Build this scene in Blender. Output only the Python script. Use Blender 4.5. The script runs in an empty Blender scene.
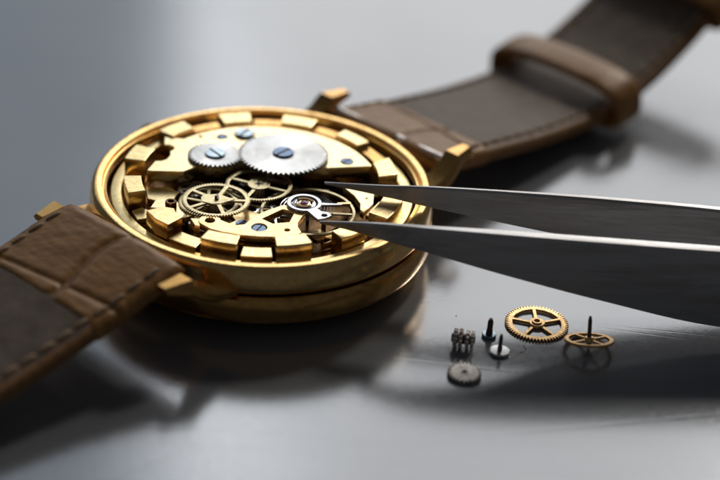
import bpy, bmesh, math, random
from math import pi, sin, cos, radians, atan2, hypot, sqrt
from mathutils import Vector, Matrix, Euler, noise

random.seed(7)
S = 0.1                      # all shapes are written in millimetres; 1 Blender unit = 1 cm
scene = bpy.context.scene
scene.unit_settings.scale_length = 0.01
COL = scene.collection

# ------------------------------------------------------------------ helpers
def link(name, me, mat, parent=None):
    o = bpy.data.objects.new(name, me)
    COL.objects.link(o)
    if mat is not None:
        me.materials.clear(); me.materials.append(mat)
    if parent is not None:
        o.parent = parent
    return o

def tag(o, label=None, cat=None, group=None, kind=None):
    if label: o['label'] = label
    if cat: o['category'] = cat
    if group: o['group'] = group
    if kind: o['kind'] = kind
    return o

def empty(name, loc=(0, 0, 0), rot=(0, 0, 0), size=2):
    o = bpy.data.objects.new(name, None)
    COL.objects.link(o)
    o.location = [c * S for c in loc]
    o.rotation_euler = rot
    o.empty_display_size = size * S
    return o

def smooth(me, ang=35):
    me.polygons.foreach_set('use_smooth', [True] * len(me.polygons))
    me.set_sharp_from_angle(angle=radians(ang))
    me.update()

def plate(name, loops, z0, z1, mat, parent, bevel=0.05, loc=(0, 0, 0), ang=30, res=1):
    """flat plate cut from outline + hole loops (mm), with bevelled rims"""
    cu = bpy.data.curves.new('outline', 'CURVE')
    cu.dimensions = '2D'; cu.fill_mode = 'BOTH'
    h = (z1 - z0) / 2 * S
    b = min(bevel * S, h * 0.9)
    cu.extrude = h - b; cu.bevel_depth = b; cu.bevel_resolution = res; cu.offset = -b
    for lp in loops:
        sp = cu.splines.new('POLY'); sp.points.add(len(lp) - 1)
        for i, p in enumerate(lp):
            sp.points[i].co = (p[0] * S, p[1] * S, 0, 1)
        sp.use_cyclic_u = True
    t = bpy.data.objects.new('outline', cu); COL.objects.link(t)
    dg = bpy.context.evaluated_depsgraph_get(); dg.update()
    me = bpy.data.meshes.new_from_object(t.evaluated_get(dg))
    bpy.data.objects.remove(t); bpy.data.curves.remove(cu)
    me.transform(Matrix.Translation((loc[0] * S, loc[1] * S, (z0 + z1) / 2 * S + loc[2] * S)))
    smooth(me, ang)
    return link(name, me, mat, parent)

def lathe_data(prof, n=96, c=(0, 0), closed=False, bm=None):
    bm = bm or bmesh.new()
    rings = []
    for r, z in prof:
        if r < 1e-6:
            rings.append([bm.verts.new((c[0] * S, c[1] * S, z * S))])
        else:
            rings.append([bm.verts.new(((c[0] + r * cos(2 * pi * i / n)) * S, (c[1] + r * sin(2 * pi * i / n)) * S, z * S)) for i in range(n)])
    m = len(rings)
    for k in range(m if closed else m - 1):
        a, b = rings[k], rings[(k + 1) % m]
        for i in range(n):
            j = (i + 1) % n
            if len(a) == 1 and len(b) == 1: continue
            if len(a) == 1: bm.faces.new((a[0], b[j], b[i]))
            elif len(b) == 1: bm.faces.new((a[i], a[j], b[0]))
            else: bm.faces.new((a[i], a[j], b[j], b[i]))
    return bm

def finish(name, bm, mat, parent, ang=35):
    bmesh.ops.recalc_face_normals(bm, faces=bm.faces)
    me = bpy.data.meshes.new(name); bm.to_mesh(me); bm.free()
    smooth(me, ang)
    return link(name, me, mat, parent)

def lathe(name, prof, mat, parent, n=96, c=(0, 0), closed=False, ang=35):
    return finish(name, lathe_data(prof, n, c, closed), mat, parent, ang)

def tube_bm(path, rad, n=10, bm=None, cyclic=False):
    bm = bm or bmesh.new()
    P = [Vector(p) * S for p in path]
    rings = []
    for i, p in enumerate(P):
        if cyclic: d = P[(i + 1) % len(P)] - P[i - 1]
        else: d = P[min(i + 1, len(P) - 1)] - P[max(i - 1, 0)]
        d.normalize()
        up = Vector((0, 0, 1)) if abs(d.z) < 0.95 else Vector((1, 0, 0))
        x = d.cross(up).normalized(); y = x.cross(d)
        r = (rad[i] if isinstance(rad, (list, tuple)) else rad) * S
        rings.append([bm.verts.new(p + r * (cos(2 * pi * k / n) * x + sin(2 * pi * k / n) * y)) for k in range(n)])
    m = len(rings)
    for k in range(m if cyclic else m - 1):
        a, b = rings[k], rings[(k + 1) % m]
        for i in range(n):
            bm.faces.new((a[i], a[(i + 1) % n], b[(i + 1) % n], b[i]))
    if not cyclic:
        bm.faces.new(rings[0]); bm.faces.new(rings[-1])
    return bm

def circ(cx, cy, r, n=40, a0=0.0):
    return [(cx + r * cos(a0 + 2 * pi * i / n), cy + r * sin(a0 + 2 * pi * i / n)) for i in range(n)]

def arc(cx, cy, r, a, b, n=16):
    return [(cx + r * cos(radians(a + (b - a) * i / (n - 1))), cy + r * sin(radians(a + (b - a) * i / (n - 1)))) for i in range(n)]

def gear_loop(cx, cy, r, h, teeth, duty=0.45, tip=0.22, ph=0.0, lean=0.0):
    o = []
    for i in range(teeth):
        a = 2 * pi * (i + ph) / teeth
        w = 2 * pi / teeth
        for q, rr in ((-duty, r - h), (-tip + lean, r), (tip + lean, r), (duty, r - h)):
            o.append((cx + rr * cos(a + q * w), cy + rr * sin(a + q * w)))
    return o

def spoke_holes(cx, cy, ri, ro, n, sw, ph=0.0, k=14):
    """openings between n spokes of width sw"""
    out = []
    for i in range(n):
        a0 = ph + 2 * pi * i / n; a1 = ph + 2 * pi * (i + 1) / n
        lo, li = [], []
        do, di = (sw / 2) / ro, min(0.9 * pi / n, (sw / 2) / ri)
        for j in range(k + 1):
            t = a0 + do + (a1 - a0 - 2 * do) * j / k; lo.append((cx + ro * cos(t), cy + ro * sin(t)))
        for j in range(k + 1):
            t = a1 - di - (a1 - a0 - 2 * di) * j / k; li.append((cx + ri * cos(t), cy + ri * sin(t)))
        out.append(lo + li)
    return out

def rot_loop(lp, cx, cy, a):
    return [(cx + (x - cx) * cos(a) - (y - cy) * sin(a), cy + (x - cx) * sin(a) + (y - cy) * cos(a)) for x, y in lp]

# ------------------------------------------------------------------ materials
def nodes(name):
    m = bpy.data.materials.new(name); m.use_nodes = True
    nt = m.node_tree
    return m, nt, nt.nodes['Principled BSDF']

def mk(nt, kind, **kw):
    n = nt.nodes.new(kind)
    for k, v in kw.items(): setattr(n, k, v)
    return n

def metal(name, base, dark, rough=0.25, rv=0.12, scale=8, bump=0.15, stretch=(1, 1, 1), fine=90, metallic=1.0, dirt=0.35, aniso=0.0, rot=0.0, grain=False):
    m, nt, p = nodes(name)
    L = nt.links.new
    tc = mk(nt, 'ShaderNodeTexCoord'); mp = mk(nt, 'ShaderNodeMapping')
    mp.inputs['Scale'].default_value = stretch
    mp.inputs['Rotation'].default_value = (0, 0, rot)
    L(tc.outputs['Object'], mp.inputs['Vector'])
    n1 = mk(nt, 'ShaderNodeTexNoise'); n1.inputs['Scale'].default_value = scale; n1.inputs['Detail'].default_value = 6
    n1.inputs['Roughness'].default_value = 0.65
    L(mp.outputs['Vector'] if grain else tc.outputs['Object'], n1.inputs['Vector'])
    cr = mk(nt, 'ShaderNodeMapRange'); cr.inputs[1].default_value = 0.42; cr.inputs[2].default_value = 0.72
    cr.inputs[3].default_value = 0; cr.inputs[4].default_value = dirt
    L(n1.outputs['Fac'], cr.inputs[0])
    mx = mk(nt, 'ShaderNodeMix', data_type='RGBA')
    mx.inputs['A'].default_value = (*base, 1); mx.inputs['B'].default_value = (*dark, 1)
    L(cr.outputs[0], mx.inputs['Factor']); L(mx.outputs['Result'], p.inputs['Base Color'])
    n2 = mk(nt, 'ShaderNodeTexNoise'); n2.inputs['Scale'].default_value = fine; n2.inputs['Detail'].default_value = 4
    L(mp.outputs['Vector'], n2.inputs['Vector'])
    rr = mk(nt, 'ShaderNodeMapRange'); rr.inputs[1].default_value = 0.3; rr.inputs[2].default_value = 0.7
    rr.inputs[3].default_value = max(0.03, rough - rv / 2); rr.inputs[4].default_value = rough + rv
    ad = mk(nt, 'ShaderNodeMath', operation='ADD'); ml = mk(nt, 'ShaderNodeMath', operation='MULTIPLY'); ml.inputs[1].default_value = 0.5
    L(n1.outputs['Fac'], ad.inputs[0]); L(n2.outputs['Fac'], ad.inputs[1]); L(ad.outputs[0], ml.inputs[0])
    L(ml.outputs[0], rr.inputs[0]); L(rr.outputs[0], p.inputs['Roughness'])
    b = mk(nt, 'ShaderNodeBump'); b.inputs['Strength'].default_value = bump; b.inputs['Distance'].default_value = 0.004
    L(n2.outputs['Fac'], b.inputs['Height']); L(b.outputs['Normal'], p.inputs['Normal'])
    p.inputs['Metallic'].default_value = metallic
    if aniso:
        p.inputs['Anisotropic'].default_value = aniso
        tg = mk(nt, 'ShaderNodeTangent', direction_type='RADIAL', axis='Z'); L(tg.outputs[0], p.inputs['Tangent'])
    return m

GOLD_CASE = metal('polished_gold', (0.74, 0.42, 0.13), (0.34, 0.165, 0.045), rough=0.16, rv=0.16, scale=9, bump=0.14, fine=70, dirt=0.6)
GOLD_RIM = metal('worn_gold_rim', (1.0, 0.66, 0.26), (0.6, 0.3, 0.085), rough=0.18, rv=0.14, scale=14, bump=0.16, fine=60, dirt=0.55)
GOLD_BLOCK = metal('brushed_brass', (1.0, 0.77, 0.38), (0.55, 0.34, 0.1), rough=0.19, rv=0.12, scale=16, bump=0.24, fine=30, stretch=(1, 7, 1), rot=0.5, dirt=0.45)
GOLD_PLATE = metal('frosted_brass_plate', (1.0, 0.81, 0.45), (0.55, 0.36, 0.12), rough=0.2, rv=0.1, scale=14, bump=0.15, fine=110, dirt=0.35)
GOLD_BRIDGE = metal('warm_gold_bridge', (0.98, 0.70, 0.36), (0.6, 0.33, 0.1), rough=0.24, rv=0.1, scale=14, bump=0.15, fine=100, dirt=0.3)
GOLD_SHADED = metal('shade_darkened_brass', (0.16, 0.08, 0.022), (0.04, 0.02, 0.008), rough=0.25, rv=0.15, scale=9, bump=0.2, fine=60, dirt=0.9)  # gold darkened in its colour to stand for recess shade, plus random dirt

BRASS_WHEEL = metal('wheel_brass', (0.72, 0.62, 0.38), (0.36, 0.27, 0.12), rough=0.3, rv=0.12, scale=22, bump=0.3, fine=120, dirt=0.4)
BRASS_LOOSE = metal('loose_wheel_brass', (1.0, 0.68, 0.34), (0.36, 0.18, 0.06), rough=0.33, rv=0.15, scale=26, bump=0.5, fine=120, dirt=0.65)
SILVER = metal('sunray_steel', (0.62, 0.62, 0.61), (0.42, 0.42, 0.42), rough=0.3, rv=0.1, scale=10, bump=0.12, fine=50, dirt=0.12, aniso=0.8)
STEEL = metal('polished_steel', (0.66, 0.66, 0.68), (0.35, 0.35, 0.37), rough=0.18, rv=0.1, scale=14, bump=0.15, fine=60, dirt=0.4)
STEEL_WORN = metal('dull_steel', (0.82, 0.76, 0.70), (0.3, 0.22, 0.18), rough=0.36, rv=0.15, scale=22, bump=0.4, fine=90, dirt=0.7)
STEEL_DARK = metal('dark_steel', (0.17, 0.12, 0.11), (0.05, 0.03, 0.03), rough=0.3, rv=0.15, scale=20, bump=0.2, fine=60, dirt=0.6)
BLUE = metal('blued_steel', (0.11, 0.16, 0.25), (0.06, 0.08, 0.14), rough=0.2, rv=0.1, scale=16, bump=0.1, fine=60, dirt=0.4)
BLUE_PALE = metal('pale_blued_steel', (0.37, 0.45, 0.51), (0.22, 0.30, 0.36), rough=0.22, rv=0.1, scale=16, bump=0.1, fine=60, dirt=0.4)
BLACK = metal('slot_shadow_metal', (0.05, 0.045, 0.05), (0.02, 0.015, 0.015), rough=0.5, dirt=0.5)
TWEEZ = metal('brushed_tweezer_steel', (0.60, 0.59, 0.59), (0.36, 0.33, 0.31), rough=0.42, rv=0.2, grain=True, scale=4.5, bump=0.6, fine=40, stretch=(0.12, 3, 1.5), dirt=0.8, metallic=0.8)

def jewel_mat():
    m, nt, p = nodes('ruby_jewel')
    p.inputs['Base Color'].default_value = (0.55, 0.2, 0.45, 1); p.inputs['Roughness'].default_value = 0.06
    p.inputs['Transmission Weight'].default_value = 0.35; p.inputs['IOR'].default_value = 1.76
    return m
JEWEL = jewel_mat()

def leather(name, c1, c2, rough=0.42, scale=9, bump=0.5, stretch=(1, 1, 1), rot=0.0, coat=0.15, pores=60):
    m, nt, p = nodes(name); L = nt.links.new
    tc = mk(nt, 'ShaderNodeTexCoord'); mp = mk(nt, 'ShaderNodeMapping')
    mp.inputs['Rotation'].default_value = (0, 0, rot); mp.inputs['Scale'].default_value = stretch
    L(tc.outputs['Object'], mp.inputs['Vector'])
    n1 = mk(nt, 'ShaderNodeTexNoise'); n1.inputs['Scale'].default_value = scale; n1.inputs['Detail'].default_value = 8; n1.inputs['Roughness'].default_value = 0.62
    L(mp.outputs[0], n1.inputs['Vector'])
    mr = mk(nt, 'ShaderNodeMapRange'); mr.inputs[1].default_value = 0.3; mr.inputs[2].default_value = 0.7
    L(n1.outputs['Fac'], mr.inputs[0])
    mx = mk(nt, 'ShaderNodeMix', data_type='RGBA'); mx.inputs['A'].default_value = (*c1, 1); mx.inputs['B'].default_value = (*c2, 1)
    L(mr.outputs[0], mx.inputs['Factor']); L(mx.outputs['Result'], p.inputs['Base Color'])
    v = mk(nt, 'ShaderNodeTexVoronoi'); v.inputs['Scale'].default_value = pores
    L(tc.outputs['Object'], v.inputs['Vector'])
    ad = mk(nt, 'ShaderNodeMath', operation='MULTIPLY_ADD'); ad.inputs[1].default_value = 0.35
    L(v.outputs['Distance'], ad.inputs[0]); L(n1.outputs['Fac'], ad.inputs[2])
    b = mk(nt, 'ShaderNodeBump'); b.inputs['Strength'].default_value = bump; b.inputs['Distance'].default_value = 0.02
    L(ad.outputs[0], b.inputs['Height']); L(b.outputs[0], p.inputs['Normal'])
    p.inputs['Roughness'].default_value = rough; p.inputs['Coat Weight'].default_value = coat; p.inputs['Coat Roughness'].default_value = 0.3
    p.inputs['Specular IOR Level'].default_value = 0.32; p.inputs['Specular Tint'].default_value = (1.0, 0.82, 0.62, 1)
    return m
PHI = radians(48.5)
CROC = leather('brown_crocodile_leather', (0.45, 0.22, 0.068), (0.215, 0.1, 0.031), rough=0.38, scale=4, stretch=(1, 4, 1), rot=-PHI, coat=0.1, bump=0.22)
EDGE = leather('strap_edge_leather', (0.34, 0.165, 0.06), (0.165, 0.078, 0.028), rough=0.5, scale=12)
LINING = leather('grey_brown_lining', (0.15, 0.108, 0.083), (0.075, 0.053, 0.04), rough=0.55, scale=5, bump=0.3, coat=0.05, pores=45)
THREAD = leather('brown_thread', (0.42, 0.29, 0.19), (0.28, 0.18, 0.11), rough=0.7, scale=30, bump=0.1, pores=90, coat=0)

def table_mat():
    m, nt, p = nodes('satin_grey_metal_table'); L = nt.links.new
    tc = mk(nt, 'ShaderNodeTexCoord')
    n1 = mk(nt, 'ShaderNodeTexNoise'); n1.inputs['Scale'].default_value = 0.5; n1.inputs['Detail'].default_value = 5
    L(tc.outputs['Object'], n1.inputs['Vector'])
    n2 = mk(nt, 'ShaderNodeTexNoise'); n2.inputs['Scale'].default_value = 14; n2.inputs['Detail'].default_value = 7; n2.inputs['Roughness'].default_value = 0.7
    L(tc.outputs['Object'], n2.inputs['Vector'])
    mx = mk(nt, 'ShaderNodeMix', data_type='RGBA'); mx.inputs['A'].default_value = (0.295, 0.31, 0.335, 1); mx.inputs['B'].default_value = (0.37, 0.382, 0.40, 1)
    L(n1.outputs['Fac'], mx.inputs['Factor']); L(mx.outputs['Result'], p.inputs['Base Color'])
    # long fine scratches
    hs = []
    for ang, sc, th in ((0.62, 0.55, 0.006), (-0.35, 0.4, 0.004), (1.9, 0.33, 0.004)):
        mp = mk(nt, 'ShaderNodeMapping'); mp.inputs['Rotation'].default_value = (0, 0, -ang); mp.inputs['Scale'].default_value = (0.12, 1, 1)
        L(tc.outputs['Object'], mp.inputs['Vector'])
        v = mk(nt, 'ShaderNodeTexVoronoi', feature='DISTANCE_TO_EDGE'); v.inputs['Scale'].default_value = sc
        L(mp.outputs[0], v.inputs['Vector'])
        r = mk(nt, 'ShaderNodeMapRange'); r.inputs[1].default_value = 0; r.inputs[2].default_value = th; r.inputs[3].default_value = 1; r.inputs[4].default_value = 0
        L(v.outputs['Distance'], r.inputs[0]); hs.append(r)
    s = hs[0].outputs[0]
    for h in hs[1:]:
        a = mk(nt, 'ShaderNodeMath', operation='MAXIMUM'); L(s, a.inputs[0]); L(h.outputs[0], a.inputs[1]); s = a.outputs[0]
    fm = mk(nt, 'ShaderNodeMath', operation='MULTIPLY_ADD'); fm.inputs[1].default_value = -0.35
    L(s, fm.inputs[0]); L(n2.outputs['Fac'], fm.inputs[2])
    b = mk(nt, 'ShaderNodeBump'); b.inputs['Strength'].default_value = 0.16; b.inputs['Distance'].default_value = 0.006
    L(fm.outputs[0], b.inputs['Height']); L(b.outputs[0], p.inputs['Normal'])
    rr = mk(nt, 'ShaderNodeMapRange'); rr.inputs[1].default_value = 0.3; rr.inputs[2].default_value = 0.7; rr.inputs[3].default_value = 0.12; rr.inputs[4].default_value = 0.19
    L(n2.outputs['Fac'], rr.inputs[0]); L(rr.outputs[0], p.inputs['Roughness'])
    p.inputs['Metallic'].default_value = 0.5
    return m

# ------------------------------------------------------------------ table
bm = bmesh.new()
bmesh.ops.create_grid(bm, x_segments=4, y_segments=4, size=90)
tb = finish('table_top', bm, table_mat(), None)
tag(tb, 'smooth satin grey metallic table surface', kind='structure'); tb['kind'] = 'structure'

# ------------------------------------------------------------------ wristwatch
watch = empty('wristwatch', size=20)
tag(watch, 'gold wristwatch lying face down with its case back off, brown crocodile leather strap, gears showing', 'wristwatch')

ax = Vector((cos(PHI), sin(PHI))); nx = Vector((sin(PHI), -cos(PHI)))
def W(s, t, z):      # strap frame (along, across, up) -> watch mm
    return (ax.x * s + nx.x * t, ax.y * s + nx.y * t, z)

lathe('bezel', [(0, 0.25), (13.5, 0.2), (15.6, 0.5), (16.6, 1.1), (17.6, 1.7), (18.0, 2.5), (18.05, 3.8), (17.9, 4.4), (17.55, 4.65), (17.0, 4.7), (16.2, 4.65)],
      GOLD_CASE, watch, n=192, ang=28)
case = lathe('case_body', [(16.2, 4.95), (17.3, 5.0), (17.62, 5.1), (17.85, 5.4), (17.92, 5.8), (17.85, 7.3), (17.72, 7.7), (17.5, 7.98), (17.35, 8.08), (16.9, 8.1), (16.66, 8.02), (16.58, 7.62), (16.42, 7.56), (16.36, 7.72), (16.24, 7.74), (16.2, 7.66)],
             GOLD_RIM, watch, n=192, ang=28)

lathe('inner_wall', [(16.22, 7.62), (16.17, 7.55), (16.15, 5.6), (16.1, 5.2), (0, 5.2)], GOLD_SHADED, watch, n=160)  # same gold as the case, with its shade put into the colour
# lugs: curved horns that rise to a bevelled end facet
def lug(sa, sn):
    bm = bmesh.new()
    prof = [(14.2, 4.9, 6.1, 2.9), (16.6, 5.1, 6.6, 2.8), (18.2, 5.9, 7.4, 2.6), (18.9, 6.4, 8.1, 2.5), (19.3, 6.7, 8.5, 2.4), (22.1, 7.6, 8.35, 1.7)]
    rings = []
    for s, zb, zt, w in prof:
        inner = 8.35; c = inner + w / 2
        ring = []
        ch = 0.28
        for t, z in ((inner, zb + ch), (inner, zt - ch), (inner + ch, zt), (inner + w - ch * 1.7, zt), (inner + w, zt - ch * 1.7), (inner + w, zb + ch), (inner + w - ch, zb), (inner + ch, zb)):
            x, y, zz = W(sa * s, sn * t, z); ring.append(bm.verts.new((x * S, y * S, zz * S)))
        rings.append(ring)
    for a, b in zip(rings, rings[1:]):
        for i in range(8): bm.faces.new((a[i], a[(i + 1) % 8], b[(i + 1) % 8], b[i]))
    bm.faces.new(rings[0]); bm.faces.new(rings[-1])
    o = finish('lug', bm, GOLD_CASE, watch, 20)
    md = o.modifiers.new('soft_edges', 'BEVEL'); md.width = 0.012; md.segments = 2; md.limit_method = 'ANGLE'; md.angle_limit = radians(22)
    return o
for sa in (-1, 1):
    for sn in (-1, 1): lug(sa, sn)
# spring bars
for sa in (-1, 1):
    z = 6.9 if sa > 0 else 7.4
    finish('spring_bar', tube_bm([W(sa * 19.6, -8.6, z), W(sa * 19.6, 8.6, z)], 0.6, 12), STEEL_WORN, watch)
# crown on the side, mostly behind the rim
ca = radians(135)
def crown():
    bm = bmesh.new()
    n = 40; rings = []
    for d, r in ((17.6, 0.8), (18.1, 0.8), (18.15, 1.5), (18.3, 1.7), (19.6, 1.7), (19.8, 1.4), (19.9, 0.0)):
        ring = []
        for i in range(n):
            rr = r * (0.94 if i % 2 and r > 1 else 1)
            a = 2 * pi * i / n
            u, v = rr * cos(a), rr * sin(a)
            ring.append(bm.verts.new(((d * cos(ca) - u * sin(ca)) * S, (d * sin(ca) + u * cos(ca)) * S, (5.3 + v) * S)))
        rings.append(ring)
    for a, b in zip(rings, rings[1:]):
        for i in range(n): bm.faces.new((a[i], a[(i + 1) % n], b[(i + 1) % n], b[i]))
    return finish('crown', bm, STEEL_DARK, watch, 40)
crown()

# ---- movement seat
lathe('main_plate', [(0, 5.6), (3, 5.62), (3.05, 5.9), (9.4, 5.9), (9.45, 5.6), (12.2, 5.6), (12.25, 6.0), (14.55, 6.0)], GOLD_SHADED, watch, n=128)  # floor colour darkened so the gaps between blocks read as shaded
spacer = lathe('spacer_ring', [(14.6, 5.8), (14.6, 6.9), (14.7, 7.0), (15.4, 7.02), (15.7, 6.98), (15.8, 6.88), (15.8, 5.8)], GOLD_BLOCK, watch, n=192, ang=25)

def block(c, w, r0, r1, z1, skew=0):
    lp = arc(0, 0, r1, c - w / 2 + skew, c + w / 2 + skew, 9) + arc(0, 0, r0, c + w / 2 - skew * 0.3, c - w / 2 - skew * 0.3, 7)
    return plate('spacer_block', [lp], 6.05, z1, GOLD_BLOCK, watch, bevel=0.07)
for c, w, r0, r1, z1, sk in ((137, 13.5, 12.8, 14.85, 8.8, 0), (107, 14, 12.4, 14.75, 8.8, 0), (77.5, 15.5, 12.4, 14.45, 8.8, 0), (47.5, 15, 12.5, 14.15, 8.8, 0),
                      (13.5, 15, 12.1, 14.2, 8.8, 2.5), (-21, 17, 12.9, 15.0, 8.6, 0), (-47, 12, 12.7, 14.5, 8.4, 0), (-73.5, 14, 12.7, 14.65, 8.8, 0),
                      (-103, 14.5, 12.9, 14.7, 8.8, 0), (-164.5, 15, 12.6, 14.4, 8.8, 0), (166.5, 13.5, 12.6, 14.8, 8.8, 0)):
    block(c, w, r0, r1, z1, sk)
plate('spacer_block', [[(-11.0, -9.0), (-9.5, -8.0), (-8.3, -8.2), (-8.1, -8.9), (-7.3, -9.9), (-8.6, -11.6), (-9.9, -10.6)]], 6.3, 8.8, GOLD_BLOCK, watch, 0.07)
# low segments between blocks
for c, w in ((122, 14), (92, 13), (62, 13), (32, 16), (-88, 12), (-118, 12)):
    plate('low_segment', [arc(0, 0, 14.9 if c < 0 else 14.1, c - w / 2, c + w / 2, 8) + arc(0, 0, 13.1 if c < 0 else 12.7, c + w / 2, c - w / 2, 8)], 6.4, 8.2 if c > 0 else 7.7, GOLD_CASE if c > 0 else GOLD_BLOCK, watch, 0.05)

# ---- barrel bridge (upper half moon)
bb = [(-11.2, 7.7)] + arc(-10.6, 5.2, 0.75, 120, -60, 8)[::1] + [(-10.1, 3.6), (-10.4, 2.6), (-10.9, 2.2), (-11.5, 2.1), (-12.1, -0.1), (-11.6, -0.2), (-8.3, 0.1), (-7.0, 1.5)]
bb += arc(-5.3, 3.8, 2.2, 232, 300, 8) + [(-2.6, 3.0), (-0.8, 3.3), (2.0, 2.9), (5.3, 2.6), (11.0, 3.85)]
bb += arc(0, -0.35, 12.05, 21.5, 139, 40)
plate('barrel_bridge', [bb, circ(-7.4, 8.3, 0.26, 14), circ(-5.1, 8.6, 0.62, 24)], 7.25, 8.55, GOLD_PLATE, watch, 0.06)

def screw(parent, cx, cy, z, r, mat, slot, h=0.35, slotmat=BLACK):
    o = lathe('screw', [(r * 0.92, z - h), (r, z - h + 0.04), (r, z - 0.07), (r * 0.93, z), (0, z + 0.01)], mat, parent, n=40, c=(cx, cy))
    c, s_ = cos(slot), sin(slot); w = r * 0.12; l = r * 0.93
    lp = [(cx + c * a - s_ * b, cy + s_ * a + c * b) for a, b in ((-l, -w), (l, -w), (l, w), (-l, w))]
    plate('slot', [lp], z - 0.05, z + 0.02, slotmat, o, 0.005)
    return o

# ratchet wheel and crown wheel
rw = plate('ratchet_wheel', [gear_loop(0, 0, 4.82, 0.46, 54, duty=0.48, tip=0.07, lean=0.1), circ(0, 0, 0.9, 32)], 8.66, 9.0, SILVER, watch, 0.03, ang=25)
rw.location = (1.8 * S, 4.75 * S, 0)
cw = plate('crown_wheel', [gear_loop(0, 0, 2.9, 0.42, 36, duty=0.47, tip=0.08), circ(0, 0, 0.9, 32)], 8.62, 8.94, SILVER, watch, 0.03, ang=25)
cw.location = (-5.35 * S, 3.75 * S, 0)
screw(rw, 0, 0, 9.2, 1.13, BLUE, radians(52), 0.6)
screw(cw, 0, 0, 9.14, 1.1, BLUE_PALE, radians(-50), 0.6)
screw(watch, -5.1, 8.6, 8.6, 0.55, BLUE, 0.4, 0.3)
screw(watch, -2.7, 9.45, 8.85, 1.05, BLUE_PALE, radians(65), 0.4)
screw(watch, 8.6, 4.6, 8.62, 0.75, BLUE, radians(50), 0.3)
lathe('recess_rim', [(1.28, 8.54), (1.28, 8.58), (1.18, 8.58), (1.18, 8.54)], GOLD_SHADED, watch, n=40, c=(-2.7, 9.45), closed=True)

# ---- wheel train
def train_wheel(name, cx, cy, z, r, teeth, nsp, ph, hub, rim, sw, th=0.22, mat=BRASS_WHEEL, pinion=True, arbor=0.4):
    o = plate(name, [gear_loop(0, 0, r, 0.2, teeth, duty=0.42, tip=0.18)] + spoke_holes(0, 0, hub, r - rim, nsp, sw, ph) , z - th, z, mat, watch, 0.03, ang=28)
    o.location = (cx * S, cy * S, 0)
    if pinion:
        plate('pinion', [gear_loop(0, 0, 0.62, 0.18, 10)], z - 1.5, z - th, STEEL_WORN, o, 0.02)
        lathe('arbor', [(0.17, z - 2.4), (0.17, z), (0.14, z + 0.05), (0.13, z + arbor), (0.0, z + arbor + 0.04)], STEEL_DARK, o, n=16)
    return o
# open wheel in front left, with irregular pointed hub plate
wa = train_wheel('centre_wheel', -4.4, -5.15, 8.4, 3.5, 72, 5, radians(2), 1.15, 0.52, 0.42)
plate('hub_plate', [[(1.9, 0.1), (0.7, 0.75), (-0.2, 0.8), (-1.3, 0.9), (-1.55, 0.1), (-1.4, -0.7), (-0.3, -1.1), (0.6, -0.9)], circ(0.1, 0.1, 0.2, 12)], 8.39, 8.47, BRASS_WHEEL, wa, 0.02)
plate('pointer', [[(0.0, -0.3), (0.28, -0.25), (0.3, 0.2), (0.05, 1.1), (-0.05, 0.3)]], 8.48, 8.62, STEEL_DARK, wa, 0.03)
wb = train_wheel('third_wheel', -0.35, -0.8, 8.06, 3.5, 80, 4, radians(70), 0.95, 0.42, 0.38, arbor=0.25)
plate('hub_plate', [circ(0, 0, 1.15, 28), circ(0, 0, 0.2, 10)], 8.05, 8.14, BRASS_WHEEL, wb, 0.02)
plate('pivot_cross', [[(-.1, -.4), (.1, -.4), (.1, -.1), (.4, -.1), (.4, .1), (.1, .1), (.1, .4), (-.1, .4), (-.1, .1), (-.4, .1), (-.4, -.1), (-.1, -.1)]], 8.15, 8.2, STEEL_DARK, wb, 0.01)
wc = train_wheel('fourth_wheel', -5.3, -3.6, 7.2, 3.1, 64, 5, 0.4, 0.8, 0.4, 0.35)
wd = train_wheel('escape_wheel', 1.6, -5.2, 6.9, 2.3, 15, 4, 0.2, 0.6, 0.3, 0.28, mat=STEEL)
we = train_wheel('lower_wheel', -1.8, -2.6, 6.8, 2.6, 54, 5, 0.9, 0.7, 0.35, 0.3)
wf = train_wheel('setting_wheel', -7.2, -0.4, 6.9, 1.7, 24, 4, 0.3, 0.7, 0.4, 0.4, mat=STEEL_WORN)

# ---- small lower bridges and levers seen through the wheels
plate('lower_bridge', [[(-3.6, -8.9), (-2.2, -7.2), (-3.0, -5.6), (-1.6, -4.6), (0.2, -5.6), (-0.2, -7.2), (-1.0, -9.3), (-2.4, -9.6)], circ(-1.5, -7.8, 0.5, 20)], 6.5, 7.25, GOLD_BRIDGE, watch, 0.05)
screw(watch, -1.5, -7.85, 7.4, 0.62, BLUE, 0.9, 0.3)
plate('click_lever', [[(-2.6, 0.6), (-1.2, 2.2), (0.6, 2.6), (2.6, 1.6), (2.2, 1.2), (0.5, 1.9), (-0.8, 1.5), (-2.0, 0.1)]], 6.9, 7.3, STEEL, watch, 0.05)
finish('click_spring', tube_bm([(-4 + 0.25 * i, 1.0 + 0.9 * sin(i * 0.45), 7.4) for i in range(14)], 0.09, 8), STEEL, watch)
# left plate with pillar
plate('left_plate', [[(-12.1, -0.9), (-9.6, -0.6), (-8.6, -1.6), (-8.9, -3.0), (-8.1, -4.3), (-6.7, -5.2), (-6.5, -6.1), (-7.4, -6.9), (-9.4, -6.4), (-9.9, -5.2), (-11.1, -5.2), (-10.8, -3.6), (-11.6, -3.3)]], 6.1, 7.0, GOLD_PLATE, watch, 0.06)
lathe('pillar', [(0.6, 6.9), (0.6, 7.75), (0.55, 7.85), (0.34, 7.85), (0.3, 7.7), (0.3, 7.0), (0, 7.0)], GOLD_SHADED, watch, n=32, c=(-9.0, -5.1))
plate('notch_piece', [[(-11.9, -5.6), (-10.9, -6.3), (-11.4, -6.9), (-10.7, -7.6), (-12.0, -8.2), (-12.8, -6.4)]], 6.2, 7.2, GOLD_BLOCK, watch, 0.05)

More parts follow.
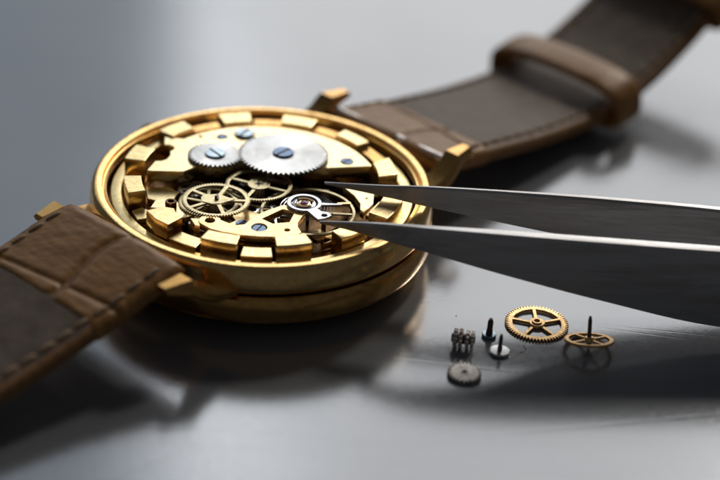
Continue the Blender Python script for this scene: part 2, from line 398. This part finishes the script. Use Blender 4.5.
# ---- front train bridge (warm gold with ring, V arms and triangular window)
tbr = [(2.5, -5.2), (0.8, -6.7), (-0.5, -8.1), (-0.75, -8.9), (-1.1, -9.7), (-1.9, -9.95), (-2.8, -9.55), (-3.35, -9.2)]
tbr += arc(-4.6, -9.35, 1.15, 10, 235, 20)
tbr += [(-4.4, -11.05), (-3.2, -11.5), (-1.4, -11.9), (0.4, -12.0), (2.3, -11.85), (4.4, -11.1), (4.65, -10.6), (4.25, -9.6), (4.2, -8.7), (4.8, -6.6), (4.4, -5.7), (3.6, -5.5)]
win = [(0.5, -8.35), (2.5, -6.2), (3.7, -6.65), (3.3, -8.7), (1.7, -9.2)]
plate('train_bridge', [tbr, win, circ(-4.6, -9.35, 0.5, 24), circ(3.2, -10.35, 0.28, 16), circ(0.4, -10.15, 0.78, 30)], 7.6, 8.3, GOLD_BRIDGE, watch, 0.07, res=2)
screw(watch, 0.4, -10.15, 8.2, 0.72, BLUE, 1.2, 0.3)
finish('bridge_pillar', tube_bm([(3.2, -10.35, 5.8), (3.2, -10.35, 8.1)], 0.26, 16), GOLD_SHADED, watch)
plate('corner_piece', [[(-6.6, -9.0), (-5.6, -8.9), (-5.5, -10.5), (-6.0, -10.3)]], 7.2, 8.2, GOLD_BRIDGE, watch, 0.05)
# wall below the front bridge
plate('front_wall', [arc(0, 0, 12.45, -118, -62, 20) + arc(0, 0, 11.5, -62, -118, 20)], 5.9, 7.5, GOLD_SHADED, watch, 0.05)

# ---- balance
bal = empty('balance_wheel'); bal.parent = watch
bx, by = 5.0, -4.7
finish('balance_rim', lathe_data([(4.9, 7.15), (4.9, 7.4), (4.85, 7.45), (4.6, 7.45), (4.55, 7.4), (4.55, 7.15)], 128, (bx, by), True), BRASS_WHEEL, bal, 30)
plate('balance_arm', [[(bx - 4.6, by - 0.15), (bx - 1, by - 0.25), (bx - 0.6, by - 0.6), (bx + 0.6, by - 0.6), (bx + 1, by - 0.25), (bx + 4.6, by - 0.15), (bx + 4.6, by + 0.15), (bx + 1, by + 0.25), (bx + 0.6, by + 0.6), (bx - 0.6, by + 0.6), (bx - 1, by + 0.25), (bx - 4.6, by + 0.15)]], 7.2, 7.38, BRASS_WHEEL, bal, 0.03)
sp = []
for i in range(420):
    a = i * 0.1; r = 0.7 + 2.2 * i / 420
    sp.append((bx + r * cos(a), by + r * sin(a), 7.85))
finish('hairspring', tube_bm(sp, 0.04, 5), STEEL, bal)
finish('balance_staff', tube_bm([(bx, by, 5.9), (bx, by, 8.2)], 0.18, 12), STEEL_DARK, bal)
# polished steel regulator ring with tail
cx, cy = 4.6, -5.0
ring_tail = arc(cx, cy, 1.82, -38, 282, 44) + [(5.75, -7.9), (6.15, -8.45), (6.9, -8.1), (7.55, -7.35), (7.2, -6.75), (6.5, -6.6)]
reg = plate('regulator', [ring_tail, circ(cx, cy, 1.36, 40), circ(6.75, -7.45, 0.27, 16)], 8.28, 8.6, STEEL, watch, 0.09, res=2)
lathe('jewel_cup', [(1.2, 8.2), (1.2, 8.48), (1.1, 8.54), (0.85, 8.54), (0.78, 8.44), (0.0, 8.42)], STEEL, reg, n=48, c=(cx, cy))
for a0 in (20, 200):
    plate('shock_spring', [arc(cx, cy, 1.02, a0, a0 + 120, 12) + arc(cx, cy, 0.72, a0 + 120, a0, 12)], 8.54, 8.62, GOLD_SHADED, reg, 0.02)
lathe('jewel_setting', [(0.62, 8.42), (0.62, 8.56), (0.5, 8.6), (0.42, 8.56)], GOLD_BRIDGE, reg, n=32, c=(cx, cy))
lathe('jewel', [(0.42, 8.5), (0.36, 8.62), (0.2, 8.68), (0, 8.7)], JEWEL, reg, n=24, c=(cx, cy))
plate('regulator_arm', [[(6.2, -5.05), (7.0, -4.95), (8.4, -4.75), (8.5, -4.6), (8.3, -4.5), (6.9, -4.55), (6.2, -4.5)]], 8.2, 8.42, STEEL, reg, 0.04)
finish('balance_post', tube_bm([(6.75, -7.45, 5.8), (6.75, -7.45, 8.2)], 0.24, 14), STEEL_DARK, watch)
plate('pallet_fork', [[(5.4, -8.3), (6.3, -7.6), (6.8, -8.0), (6.4, -8.7), (6.9, -9.4), (6.2, -9.9), (5.2, -9.2)]], 6.6, 7.1, GOLD_BRIDGE, watch, 0.05)
plate('stud_bar', [[(7.9, -3.6), (9.3, -3.2), (9.3, -2.85), (7.9, -3.2)]], 7.5, 7.8, GOLD_BRIDGE, watch, 0.04)
plate('small_lever', [[(6.6, -8.9), (7.9, -7.8), (8.9, -7.9), (9.0, -8.6), (7.6, -9.4)]], 6.4, 7.0, GOLD_BLOCK, watch, 0.05)
screw(watch, 8.9, -9.0, 7.2, 0.55, STEEL, 0.5, 0.3)
plate('front_right_plate', [arc(0, 0, 12.3, -57, -38, 8) + [(9.0, -7.2), (7.4, -9.6)]], 6.1, 6.9, GOLD_BLOCK, watch, 0.05)
# right bright plate and lever
plate('right_plate', [[(8.4, 0.1), (11.7, -0.9), (11.6, -3.2), (10.7, -5.2), (10.3, -4.6), (10.3, -3.3), (9.6, -1.6)], circ(10.9, -2.1, 0.14, 10)], 7.1, 7.9, GOLD_PLATE, watch, 0.05)
plate('spring_lever', [[(10.9, -5.4), (12.2, -2.4), (12.5, -2.3), (12.45, -2.7), (11.3, -5.6)]], 7.3, 7.75, GOLD_BRIDGE, watch, 0.04)
plate('right_wedge', [[(7.4, 1.9), (11.9, 2.6), (12.3, 1.2), (12.3, -0.1), (9.6, 0.6)]], 6.0, 7.0, GOLD_SHADED, watch, 0.05)
for x, y, r in ((-8.9, 6.5, .4), (3.4, 0.9, .45), (6.6, 0.6, .5), (9.6, 1.4, .35), (-6.6, -7.6, .35), (1.0, -7.2, .3)):
    screw(watch, x, y, 6.9, r, STEEL_WORN, x, 0.7)

# ---- straps
def interp(tab, s):
    if s <= tab[0][0]: return tab[0][1]
    for (a, va), (b, vb) in zip(tab, tab[1:]):
        if s <= b:
            t = (s - a) / (b - a); t2 = t * t * (3 - 2 * t) * 0.35 + t * 0.65
            return va + (vb - va) * t2
    return tab[-1][1]

def smoothed(tab, s):
    return sum(interp(tab, s + d) for d in (-3, -2, -1, 0, 1, 2, 3)) / 7

def sect(w, th, n_top=36, crown_=0.25):
    """rounded strap section, list of (t, dz) around"""
    r = th * 0.42
    pts = []
    for i in range(n_top + 1):
        t = -w + r + (2 * w - 2 * r) * i / n_top; pts.append((t, th / 2 + crown_ * (1 - (t / w) ** 2)))
    for k in range(1, 5): a = pi / 2 - pi * k / 5; pts.append((w - r + r * cos(a), (th / 2) * sin(a)))
    for i in range(n_top + 1):
        t = w - r - (2 * w - 2 * r) * i / n_top; pts.append((t, -th / 2))
    for k in range(1, 5): a = -pi / 2 - pi * k / 5; pts.append((-w + r + r * cos(a), (th / 2) * sin(a)))
    return pts

def strap(sgn, ztab, wtab, s0, s1, croc_end, tag_stitch=True):
    zc = lambda s: smoothed(ztab, s)
    def sweep(name, sa, sb, secf, mat, parent, step=0.5, disp=None):
        bm = bmesh.new(); rings = []
        n = int((sb - sa) / step)
        for i in range(n + 1):
            s = sa + (sb - sa) * i / n
            sl = (zc(s + 0.5) - zc(s - 0.5)); nl = sqrt(1 + sl * sl)
            ring = []
            for t, dz in secf(s):
                if disp and dz > 0: dz += disp(s, t)
                x, y, z = W(sgn * (s - dz * sl / nl), t, zc(s) + dz / nl)
                ring.append(bm.verts.new((x * S, y * S, z * S)))
            rings.append(ring)
        m = len(rings[0])
        for a, b in zip(rings, rings[1:]):
            for i in range(m): bm.faces.new((a[i], a[(i + 1) % m], b[(i + 1) % m], b[i]))
        bm.faces.new(rings[0]); bm.faces.new(rings[-1])
        return finish(name, bm, mat, parent, 60)
    root = empty('strap'); root.parent = watch
    def body(s):
        th = 1.7; e = 1.0
        if s - s0 < 1.2: e = sqrt(max(0.05, 1 - (1 - (s - s0) / 1.2) ** 2))
        if s1 - s < 3 and sgn < 0: return sect(interp(wtab, s) * sqrt(max(0.02, 1 - (1 - (s1 - s) / 3) ** 2)), th)
        return sect(interp(wtab, s), th * e)
    def cells(s, t):
        v = Vector((s * 0.22 * 1.0 + 0.7 * noise.noise(Vector((s * .1, t * .1, 1))), t * 0.13, 3.0 + sgn))
        d = noise.voronoi(v)[0]
        g = max(0.0, 1 - (d[1] - d[0]) / 0.16)
        return -0.28 * g * g
    sweep('outer_leather', s0, s1, body, EDGE, root)
    # crocodile flap wrapped over the bar
    def fl(s):
        e = 0.28 * min(1, max(0.0, (croc_end - s) / 0.6)) ** 0.5 if s > croc_end - 0.6 else 0.28
        q = 1.0
        if s - (s0 - 0.25) < 1.4: q = sqrt(max(0.03, 1 - (1 - (s - s0 + 0.25) / 1.4) ** 2))
        return sect(interp(wtab, s) + 0.1, (1.7 + 2 * e) * q, 60)
    def fd(s, t):
        mid = 1.2 if sgn < 0 else 2.0
        gl = -0.42 * math.exp(-((t - mid - 0.6 * sin(s * .5)) / 0.42) ** 2)
        edge = -0.12 * math.exp(-((abs(t) - 7.6) / 0.35) ** 2)
        fold = -0.25 * math.exp(-((s - croc_end + 1.8 + 0.12 * t) / 0.3) ** 2)
        wr = 0.045 * noise.noise(Vector((s * 1.6, t * 0.35, sgn))) + 0.03 * noise.noise(Vector((s * 3.8, t * .8, sgn)))
        return gl + edge + fold + wr
    sweep('crocodile_flap', s0 - 0.25, croc_end, fl, CROC, root, 0.2, fd)
    # lining
    def ln(s):
        w = interp(wtab, s) - 0.55
        if s1 - s < 3.4 and sgn < 0: w *= sqrt(max(0.02, 1 - (1 - (s1 - s) / 3.4) ** 2))
        return [(t, dz + 0.42) for t, dz in sect(w, 1.1, 40, 0.22)]
    def ld(s, t):
        return 0.05 * noise.noise(Vector((s * 0.5, t * 0.4, 9))) - 0.14 * math.exp(-((abs(t) - interp(wtab, s) + 1.5) / 0.3) ** 2)
    sweep('lining', croc_end - 0.3, s1 - 0.3, ln, LINING, root, 0.4, ld)
    # stitches, one row mesh per side
    for side in (-1, 1):
        pts, rad = [], []; q = s0 + 1.6
        while q < s1 - 3:
            ph = ((q - s0) % 2.1) / 2.1
            on = q < croc_end - 1
            t = side * (interp(wtab, q) - (1.25 if on else 1.5))
            off = (1.1 if on else 0.95) + (0.25 * (1 - (t / interp(wtab, q)) ** 2))
            sl = (zc(q + .5) - zc(q - .5)); nl = sqrt(1 + sl * sl)
            up = sin(pi * min(1, ph / 0.72)) if ph < 0.72 else -sin(pi * (ph - .72) / .28) * 1.6
            dz = off + 0.16 * up - 0.14
            pts.append(W(sgn * (q - dz * sl / nl), t + 0.1 * side * (ph - .5), zc(q) + dz / nl)); rad.append(0.27 if ph < 0.72 else 0.14)
            q += 0.15
        bm = tube_bm(pts, rad, 7)
        finish('stitching', bm, THREAD, root, 60)
    return root, zc

zl = [(18, 8.35), (21, 8.0), (25, 6.75), (30, 5.75), (35, 4.75), (41, 3.9), (50, 2.7), (60, 1.6), (75, 1.2), (90, 1.2)]
strap(-1, zl, [(18, 8.2), (22, 8.6), (40, 8.7), (75, 7.6)], 18.6, 72, 29.5)
zr = [(18, 6.6), (21, 5.9), (25, 5.2), (30, 4.4), (38, 3.2), (46, 2.55), (52, 2.7), (57, 3.7), (63, 5.6), (69, 8.3), (75, 11.5), (84, 16.0)]
sr, zcr = strap(1, zr, [(18, 8.2), (22, 8.6), (40, 8.6), (52, 8.5), (84, 8.4)], 18.6, 80, 27.2)

def keeper(s, wid, w, lift, low, tilt=0.0):
    """leather loop around the strap at station s"""
    bm = bmesh.new(); rings = []
    path = []
    n = 64
    for i in range(n):
        a = 2 * pi * i / n
        e = 0.42
        ct = math.copysign(abs(cos(a)) ** e, cos(a)); st = math.copysign(abs(sin(a)) ** e, sin(a))
        arch = 1.0 - 0.18 * ct * ct
        path.append((w * ct, (lift * arch if st > 0 else low) * abs(st) * (1 if st > 0 else -1)))
    sl = zcr(s + 1) - zcr(s - 1); sl /= 2; nl = sqrt(1 + sl * sl)
    for i, (t, h) in enumerate(path):
        p0 = path[i - 1]; p1 = path[(i + 1) % n]
        d = Vector((p1[0] - p0[0], p1[1] - p0[1])).normalized(); nn = Vector((d.y, -d.x))
        ring = []
        for k in range(16):
            b = 2 * pi * k / 16
            cs = math.copysign(abs(cos(b)) ** 0.5, cos(b)) * wid / 2; th = math.copysign(abs(sin(b)) ** 0.6, sin(b)) * 0.55
            if sin(b) > 0.3: th += 0.12 * noise.noise(Vector((t * 0.8, cs * 0.9, 4)))
            hh = h + nn.y * th; tt = t + nn.x * th
            ss = s + cs + tilt * tt
            x, y, z = W(ss - hh * sl / nl, tt, zcr(s) + (cs + tilt * tt) * sl + hh / nl)
            ring.append(bm.verts.new((x * S, y * S, z * S)))
        rings.append(ring)
    for i in range(n):
        a, b = rings[i], rings[(i + 1) % n]
        for k in range(16): bm.faces.new((a[k], a[(k + 1) % 16], b[(k + 1) % 16], b[k]))
    return finish('keeper_loop', bm, CROC, sr, 60)
keeper(52.3, 5.0, 9.7, 3.8, 1.5)
keeper(73, 4.4, 9.4, 2.4, 1.8)
# buckle beyond the frame
zb = zcr(80)
pts = [W(79, -8.6, zb), W(84, -9.4, zb + 2.2), W(87, -8.4, zb + 3.6), W(87.5, -4, zb + 3.9), W(87.5, 4, zb + 3.9), W(87, 8.4, zb + 3.6), W(84, 9.4, zb + 2.2), W(79, 8.6, zb)]
bk = finish('buckle', tube_bm(pts, 0.95, 14, cyclic=True), GOLD_CASE, sr, 60)
finish('buckle_tongue', tube_bm([W(79.5, 0, zb + .6), W(84, 0, zb + 3.2), W(88.5, 0, zb + 4.9)], [0.7, 0.6, 0.5], 10), GOLD_CASE, bk, 60)

# ------------------------------------------------------------------ tweezers
tw = empty('tweezers', (6.5, -6, 0), size=10)
tag(tw, 'open pair of dull steel pointed tweezers reaching from the right into the watch movement', 'tweezers')
def arm(st):
    """stations: x, y, z bottom, z top, thickness (mm, world)"""
    bm = bmesh.new(); rings = []
    fin = []
    for i in range(len(st) - 1):
        a, b = st[i], st[i + 1]; p = st[i - 1] if i else a; q = st[i + 2] if i + 2 < len(st) else b
        for k in range(6):
            t = k / 6
            v = []
            for c in range(5):
                m0 = (b[c] - p[c]) / max(1e-6, (b[0] - p[0])) * (b[0] - a[0]) if i else (b[c] - a[c])
                m1 = (q[c] - a[c]) / max(1e-6, (q[0] - a[0])) * (b[0] - a[0])
                v.append((2*t**3-3*t*t+1)*a[c] + (t**3-2*t*t+t)*m0 + (-2*t**3+3*t*t)*b[c] + (t**3-t*t)*m1)
            fin.append(v)
    fin.append(list(st[-1]))
    for x, y, z0, z1, th in fin:
        ch = min(0.22, th * 0.3, (z1 - z0) * 0.25); h = th / 2
        ring = [bm.verts.new(((x - 6.5) * S, (y + 6 + a) * S, z * S)) for a, z in
                ((-h, z0 + ch), (-h, z1 - ch), (-h + ch, z1), (h - ch, z1), (h, z1 - ch), (h, z0 + ch), (h - ch, z0), (-h + ch, z0))]
        rings.append(ring)
    for a, b in zip(rings, rings[1:]):
        for i in range(8): bm.faces.new((a[i], a[(i + 1) % 8], b[(i + 1) % 8], b[i]))
    bm.faces.new(rings[0]); bm.faces.new(rings[-1])
    return finish('arm', bm, TWEEZ, tw, 25)
front = [(6.4, -9.55, 8.85, 9.08, 0.25), (9.4, -10.5, 8.82, 9.75, 0.5), (12.4, -11.55, 8.65, 10.4, 0.75), (16.9, -12.75, 8.3, 11.0, 1.0), (24.3, -13.2, 6.7, 11.15, 1.3),
         (34.3, -13.0, 4.3, 10.85, 1.45), (46.5, -12.45, 1.7, 10.35, 1.5), (62, -11.8, 1.0, 9.8, 1.5), (90, -9.8, 1.6, 8.8, 1.5), (112, -8.6, 2.4, 7.6, 1.5)]
back = [(6.5, -1.75, 9.1, 9.32, 0.25), (12.3, -3.2, 8.95, 10.15, 0.45), (16.9, -4.0, 8.5, 10.75, 0.6), (24.5, -4.4, 7.4, 11.0, 0.75), (34.8, -4.6, 5.9, 11.0, 0.95),
        (47, -4.6, 4.0, 10.6, 1.1), (62, -4.9, 2.0, 9.9, 1.3), (90, -6.4, 1.6, 8.8, 1.5), (112, -7.1, 2.4, 7.6, 1.5)]
arm(front); arm(back)
bm = bmesh.new(); bmesh.ops.create_cube(bm, size=1)
for v in bm.verts: v.co = Vector(((v.co.x * 9 + 115 - 6.5) * S, (v.co.y * 2.9 - 7.85 + 6) * S, (v.co.z * 5.4 + 5.0) * S))
bmesh.ops.bevel(bm, geom=bm.edges[:], offset=0.03, segments=2, affect='EDGES')
finish('joint', bm, TWEEZ, tw)

# ------------------------------------------------------------------ loose parts
# flat five-spoke wheel
g = empty('loose_gear_wheel', (28.8, -12.1, 0), (radians(1.0), 0, 0))
tag(g, 'flat round brass gear with five spokes lying on the table below the tweezers', 'gear')
plate('toothed_rim', [gear_loop(0, 0, 3.22, 0.3, 58, duty=0.4, tip=0.16)] + spoke_holes(0, 0, 0.8, 2.46, 5, 0.36, radians(22)) + [circ(0, 0, 0.3, 20)], 0.06, 0.3, BRASS_LOOSE, g, 0.05, ang=28)
plate('hub', [circ(0, 0, 0.82, 30), circ(0, 0, 0.3, 20)], 0.3, 0.42, BRASS_LOOSE, g, 0.05)
plate('hub_ring', [circ(0, 0, 0.52, 24), circ(0, 0, 0.28, 20)], 0.42, 0.56, BRASS_LOOSE, g, 0.04)
plate('pinion', [gear_loop(0, 0, 0.7, 0.15, 10)], 0.005, 0.06, STEEL_WORN, g, 0.02)

# tilted wheel on its arbor
g = empty('loose_wheel_with_arbor', (33.75, -15.6, 0.0))
tag(g, 'small thin spoked brass wheel tilted on its upright dark pin, rightmost of the loose parts', 'gear')
hub = empty('wheel'); hub.parent = g; hub.location = (0, 0, 0.85 * S); hub.rotation_euler = (radians(-17), radians(-2), 0)
plate('toothed_rim', [gear_loop(0, 0, 2.48, 0.14, 64, duty=0.4, tip=0.2)] + spoke_holes(0, 0, 0.55, 2.0, 4, 0.28, radians(35)), -0.14, 0.14, BRASS_LOOSE, hub, 0.04, ang=28)
lathe('hub', [(0.5, 0.1), (0.5, 0.28), (0.42, 0.34), (0.2, 0.34)], BRASS_LOOSE, hub, n=24)
lathe('pin', [(0.0, -0.86), (0.12, -0.8), (0.14, -0.5), (0.26, -0.45), (0.26, -0.1), (0.24, 0.3), (0.2, 0.5), (0.2, 2.1), (0.15, 2.2), (0.13, 2.45), (0.0, 2.48)], STEEL_DARK, hub, n=20)

# small steel gear
g = empty('small_steel_gear', (21.3, -22.0, 0), (radians(2), 0, 0.2))
tag(g, 'small thick dull steel gear without spokes lying flat nearest the camera', 'gear')
plate('toothed_disc', [gear_loop(0, 0, 1.66, 0.32, 24, duty=0.38, tip=0.12, lean=0.1), circ(0, 0, 0.26, 20)], 0.02, 0.48, STEEL_WORN, g, 0.04, ang=28)
plate('boss', [circ(0, 0, 0.44, 24), circ(0, 0, 0.26, 20)], 0.48, 0.53, STEEL_WORN, g, 0.02)

# screws standing on their heads
def standing_screw(name, loc, label, r, hh, shank, h, hm, sm, lean):
    g = empty(name, loc, lean); tag(g, label, 'screw', 'tiny screws standing on their heads')
    lathe('head', [(0, 0.02), (r * 0.92, 0.02), (r, 0.1), (r, hh - 0.06), (r * 0.93, hh), (shank, hh + 0.01)], hm, g, n=36)
    prof = [(shank * 1.15, hh - 0.02), (shank * 1.15, hh + 0.35)]
    z = hh + 0.4; k = 0
    while z < h - 0.3:
        prof += [(shank * (1.0 if k % 2 else 0.8), z)]; z += 0.09; k += 1
    prof += [(shank * 0.75, h - 0.25), (shank * 0.6, h), (0, h + 0.02)]
    lathe('threaded_shank', prof, sm, g, n=20, ang=60)
standing_screw('tiny_screw', (23.9, -14.7, 0), 'tiny dark screw with a blue steel head standing upright beside the five-spoke gear', 0.72, 0.34, 0.3, 2.1, BLUE_PALE, STEEL_DARK, (0, radians(1.5), 0))
standing_screw('tiny_screw', (24.85, -17.6, 0), 'tiny brown shank screw with a wide pale silver head, standing upright', 1.04, 0.34, 0.21, 2.15, STEEL, STEEL_DARK, (radians(-2), radians(1), 0))

# clutch pinion lying on its side
g = empty('clutch_pinion', (21.2, -17.0, 1.02), (0, 0, radians(-8)))
tag(g, 'tiny dark steel double pinion with coarse teeth lying on its side, left of the screws', 'pinion')
def side_gear(name, x0, x1, r, h, teeth, mat, ph=0.0):
    bm = bmesh.new(); lp = gear_loop(0, 0, r, h, teeth, 0.3, 0.14, ph)
    a = [bm.verts.new((x0 * S, p[0] * S, p[1] * S)) for p in lp]; b = [bm.verts.new((x1 * S, p[0] * S * .96, p[1] * S * .96)) for p in lp]
    bm.faces.new(a); bm.faces.new(b[::-1])
    for i in range(len(lp)):
        j = (i + 1) % len(lp); bm.faces.new((a[i], a[j], b[j], b[i]))
    o = finish(name, bm, mat, g, 30)
    md = o.modifiers.new('soft', 'BEVEL'); md.width = 0.004; md.segments = 2; md.limit_method = 'ANGLE'
side_gear('gear_end', -0.55, -0.95, 0.98, 0.3, 12, STEEL_WORN, 0.25)
side_gear('gear_end', -0.05, -0.4, 1.05, 0.3, 12, STEEL_WORN, 0.6)
side_gear('gear_end', 0.3, 0.62, 0.98, 0.3, 12, STEEL_WORN, 0.6)
side_gear('gear_end', 0.78, 1.1, 0.9, 0.28, 12, STEEL_WORN, 0.1)
finish('core', tube_bm([(-1.15, 0, 0), (-1.1, 0, 0), (0, 0, 0), (1.15, 0, 0), (1.2, 0, 0)], [0.3, 0.45, 0.55, 0.45, 0.3], 18), STEEL_DARK, g)

# lint fibre near the gear
hair = [(27.3 + 0.5 * sin(i * 0.33) * (i / 12), -16.0 - 0.11 * i, 0.05 + 0.05 * sin(i * 0.5)) for i in range(13)]
tag(finish('lint_fibre', tube_bm(hair, 0.03, 5), THREAD, None), 'short dark curled lint fibre on the table just in front of the five-spoke gear', 'fibre')
bm = bmesh.new(); bmesh.ops.create_icosphere(bm, subdivisions=2, radius=0.005)
for v in bm.verts: v.co *= 1 + 0.3 * noise.noise(v.co * 300)
d = finish('dust_speck', bm, THREAD, None); d.location = (20.7 * S, -11.3 * S, 0.005)
tag(d, 'tiny dark speck of dust on the bare table between watch and screws', 'dust speck')

# ------------------------------------------------------------------ camera
def look(e, r):
    e = radians(e); r = radians(r)
    fw = Vector((0, cos(e), -sin(e))); R = Vector((1, 0, 0)); U = R.cross(fw)
    R2 = cos(r) * R + sin(r) * U; U2 = -sin(r) * R + cos(r) * U
    return fw, R2, U2
fw, R2, U2 = look(30.05, 3.49)
cam = bpy.data.cameras.new('Camera'); co = bpy.data.objects.new('Camera', cam); COL.objects.link(co)
pos = (Vector((10.5, 2.88, 0)) - fw * 200) * S
M = Matrix((R2, U2, -fw)).transposed().to_4x4(); M.translation = pos
co.matrix_world = M
cam.sensor_width = 36; cam.lens = 1853.8 / 720 * 36
cam.clip_start = 1; cam.clip_end = 3000
cam.dof.use_dof = True; cam.dof.focus_distance = 18.75; cam.dof.aperture_fstop = 0.0927 / 0.62
cam.dof.aperture_blades = 0
scene.camera = co

# ------------------------------------------------------------------ lights
def area(name, az, el, dist, sx, sy, radiance, col=(1, 1, 1), target=(1, 0, 0.5)):
    li = bpy.data.lights.new(name, 'AREA'); li.shape = 'RECTANGLE'; li.size = sx; li.size_y = sy
    li.energy = radiance * pi * sx * sy; li.color = col
    o = bpy.data.objects.new(name, li); COL.objects.link(o)
    a, e = radians(az), radians(el)
    d = Vector((sin(a) * cos(e), cos(a) * cos(e), sin(e)))
    t = Vector(target)
    o.location = t + d * dist
    o.rotation_euler = (-d).to_track_quat('-Z', 'Y').to_euler()
    return o
area('window_right', 15, 26, 120, 82, 78, 1.95, (1.0, 0.985, 0.965))
area('window_strip', -6.4, 26, 118, 3.4, 78, 2.2, (1.0, 0.985, 0.965))
area('window_left', -27, 28, 124, 94, 82, 0.54, (0.78, 0.89, 1.0))
area('key_lamp', 27, 40, 105, 11, 11, 62, (1.0, 0.94, 0.84))

w = bpy.data.worlds.new('World'); scene.world = w; w.use_nodes = True
bg = w.node_tree.nodes['Background']; bg.inputs[0].default_value = (0.58, 0.61, 0.67, 1); bg.inputs[1].default_value = 0.075

scene.view_settings.view_transform = 'Standard'; scene.view_settings.look = 'None'
scene.view_settings.exposure = 0; scene.view_settings.gamma = 1
scene.render.engine = 'CYCLES'
scene.cycles.max_bounces = 8; scene.cycles.glossy_bounces = 6
scene.cycles.sample_clamp_indirect = 6
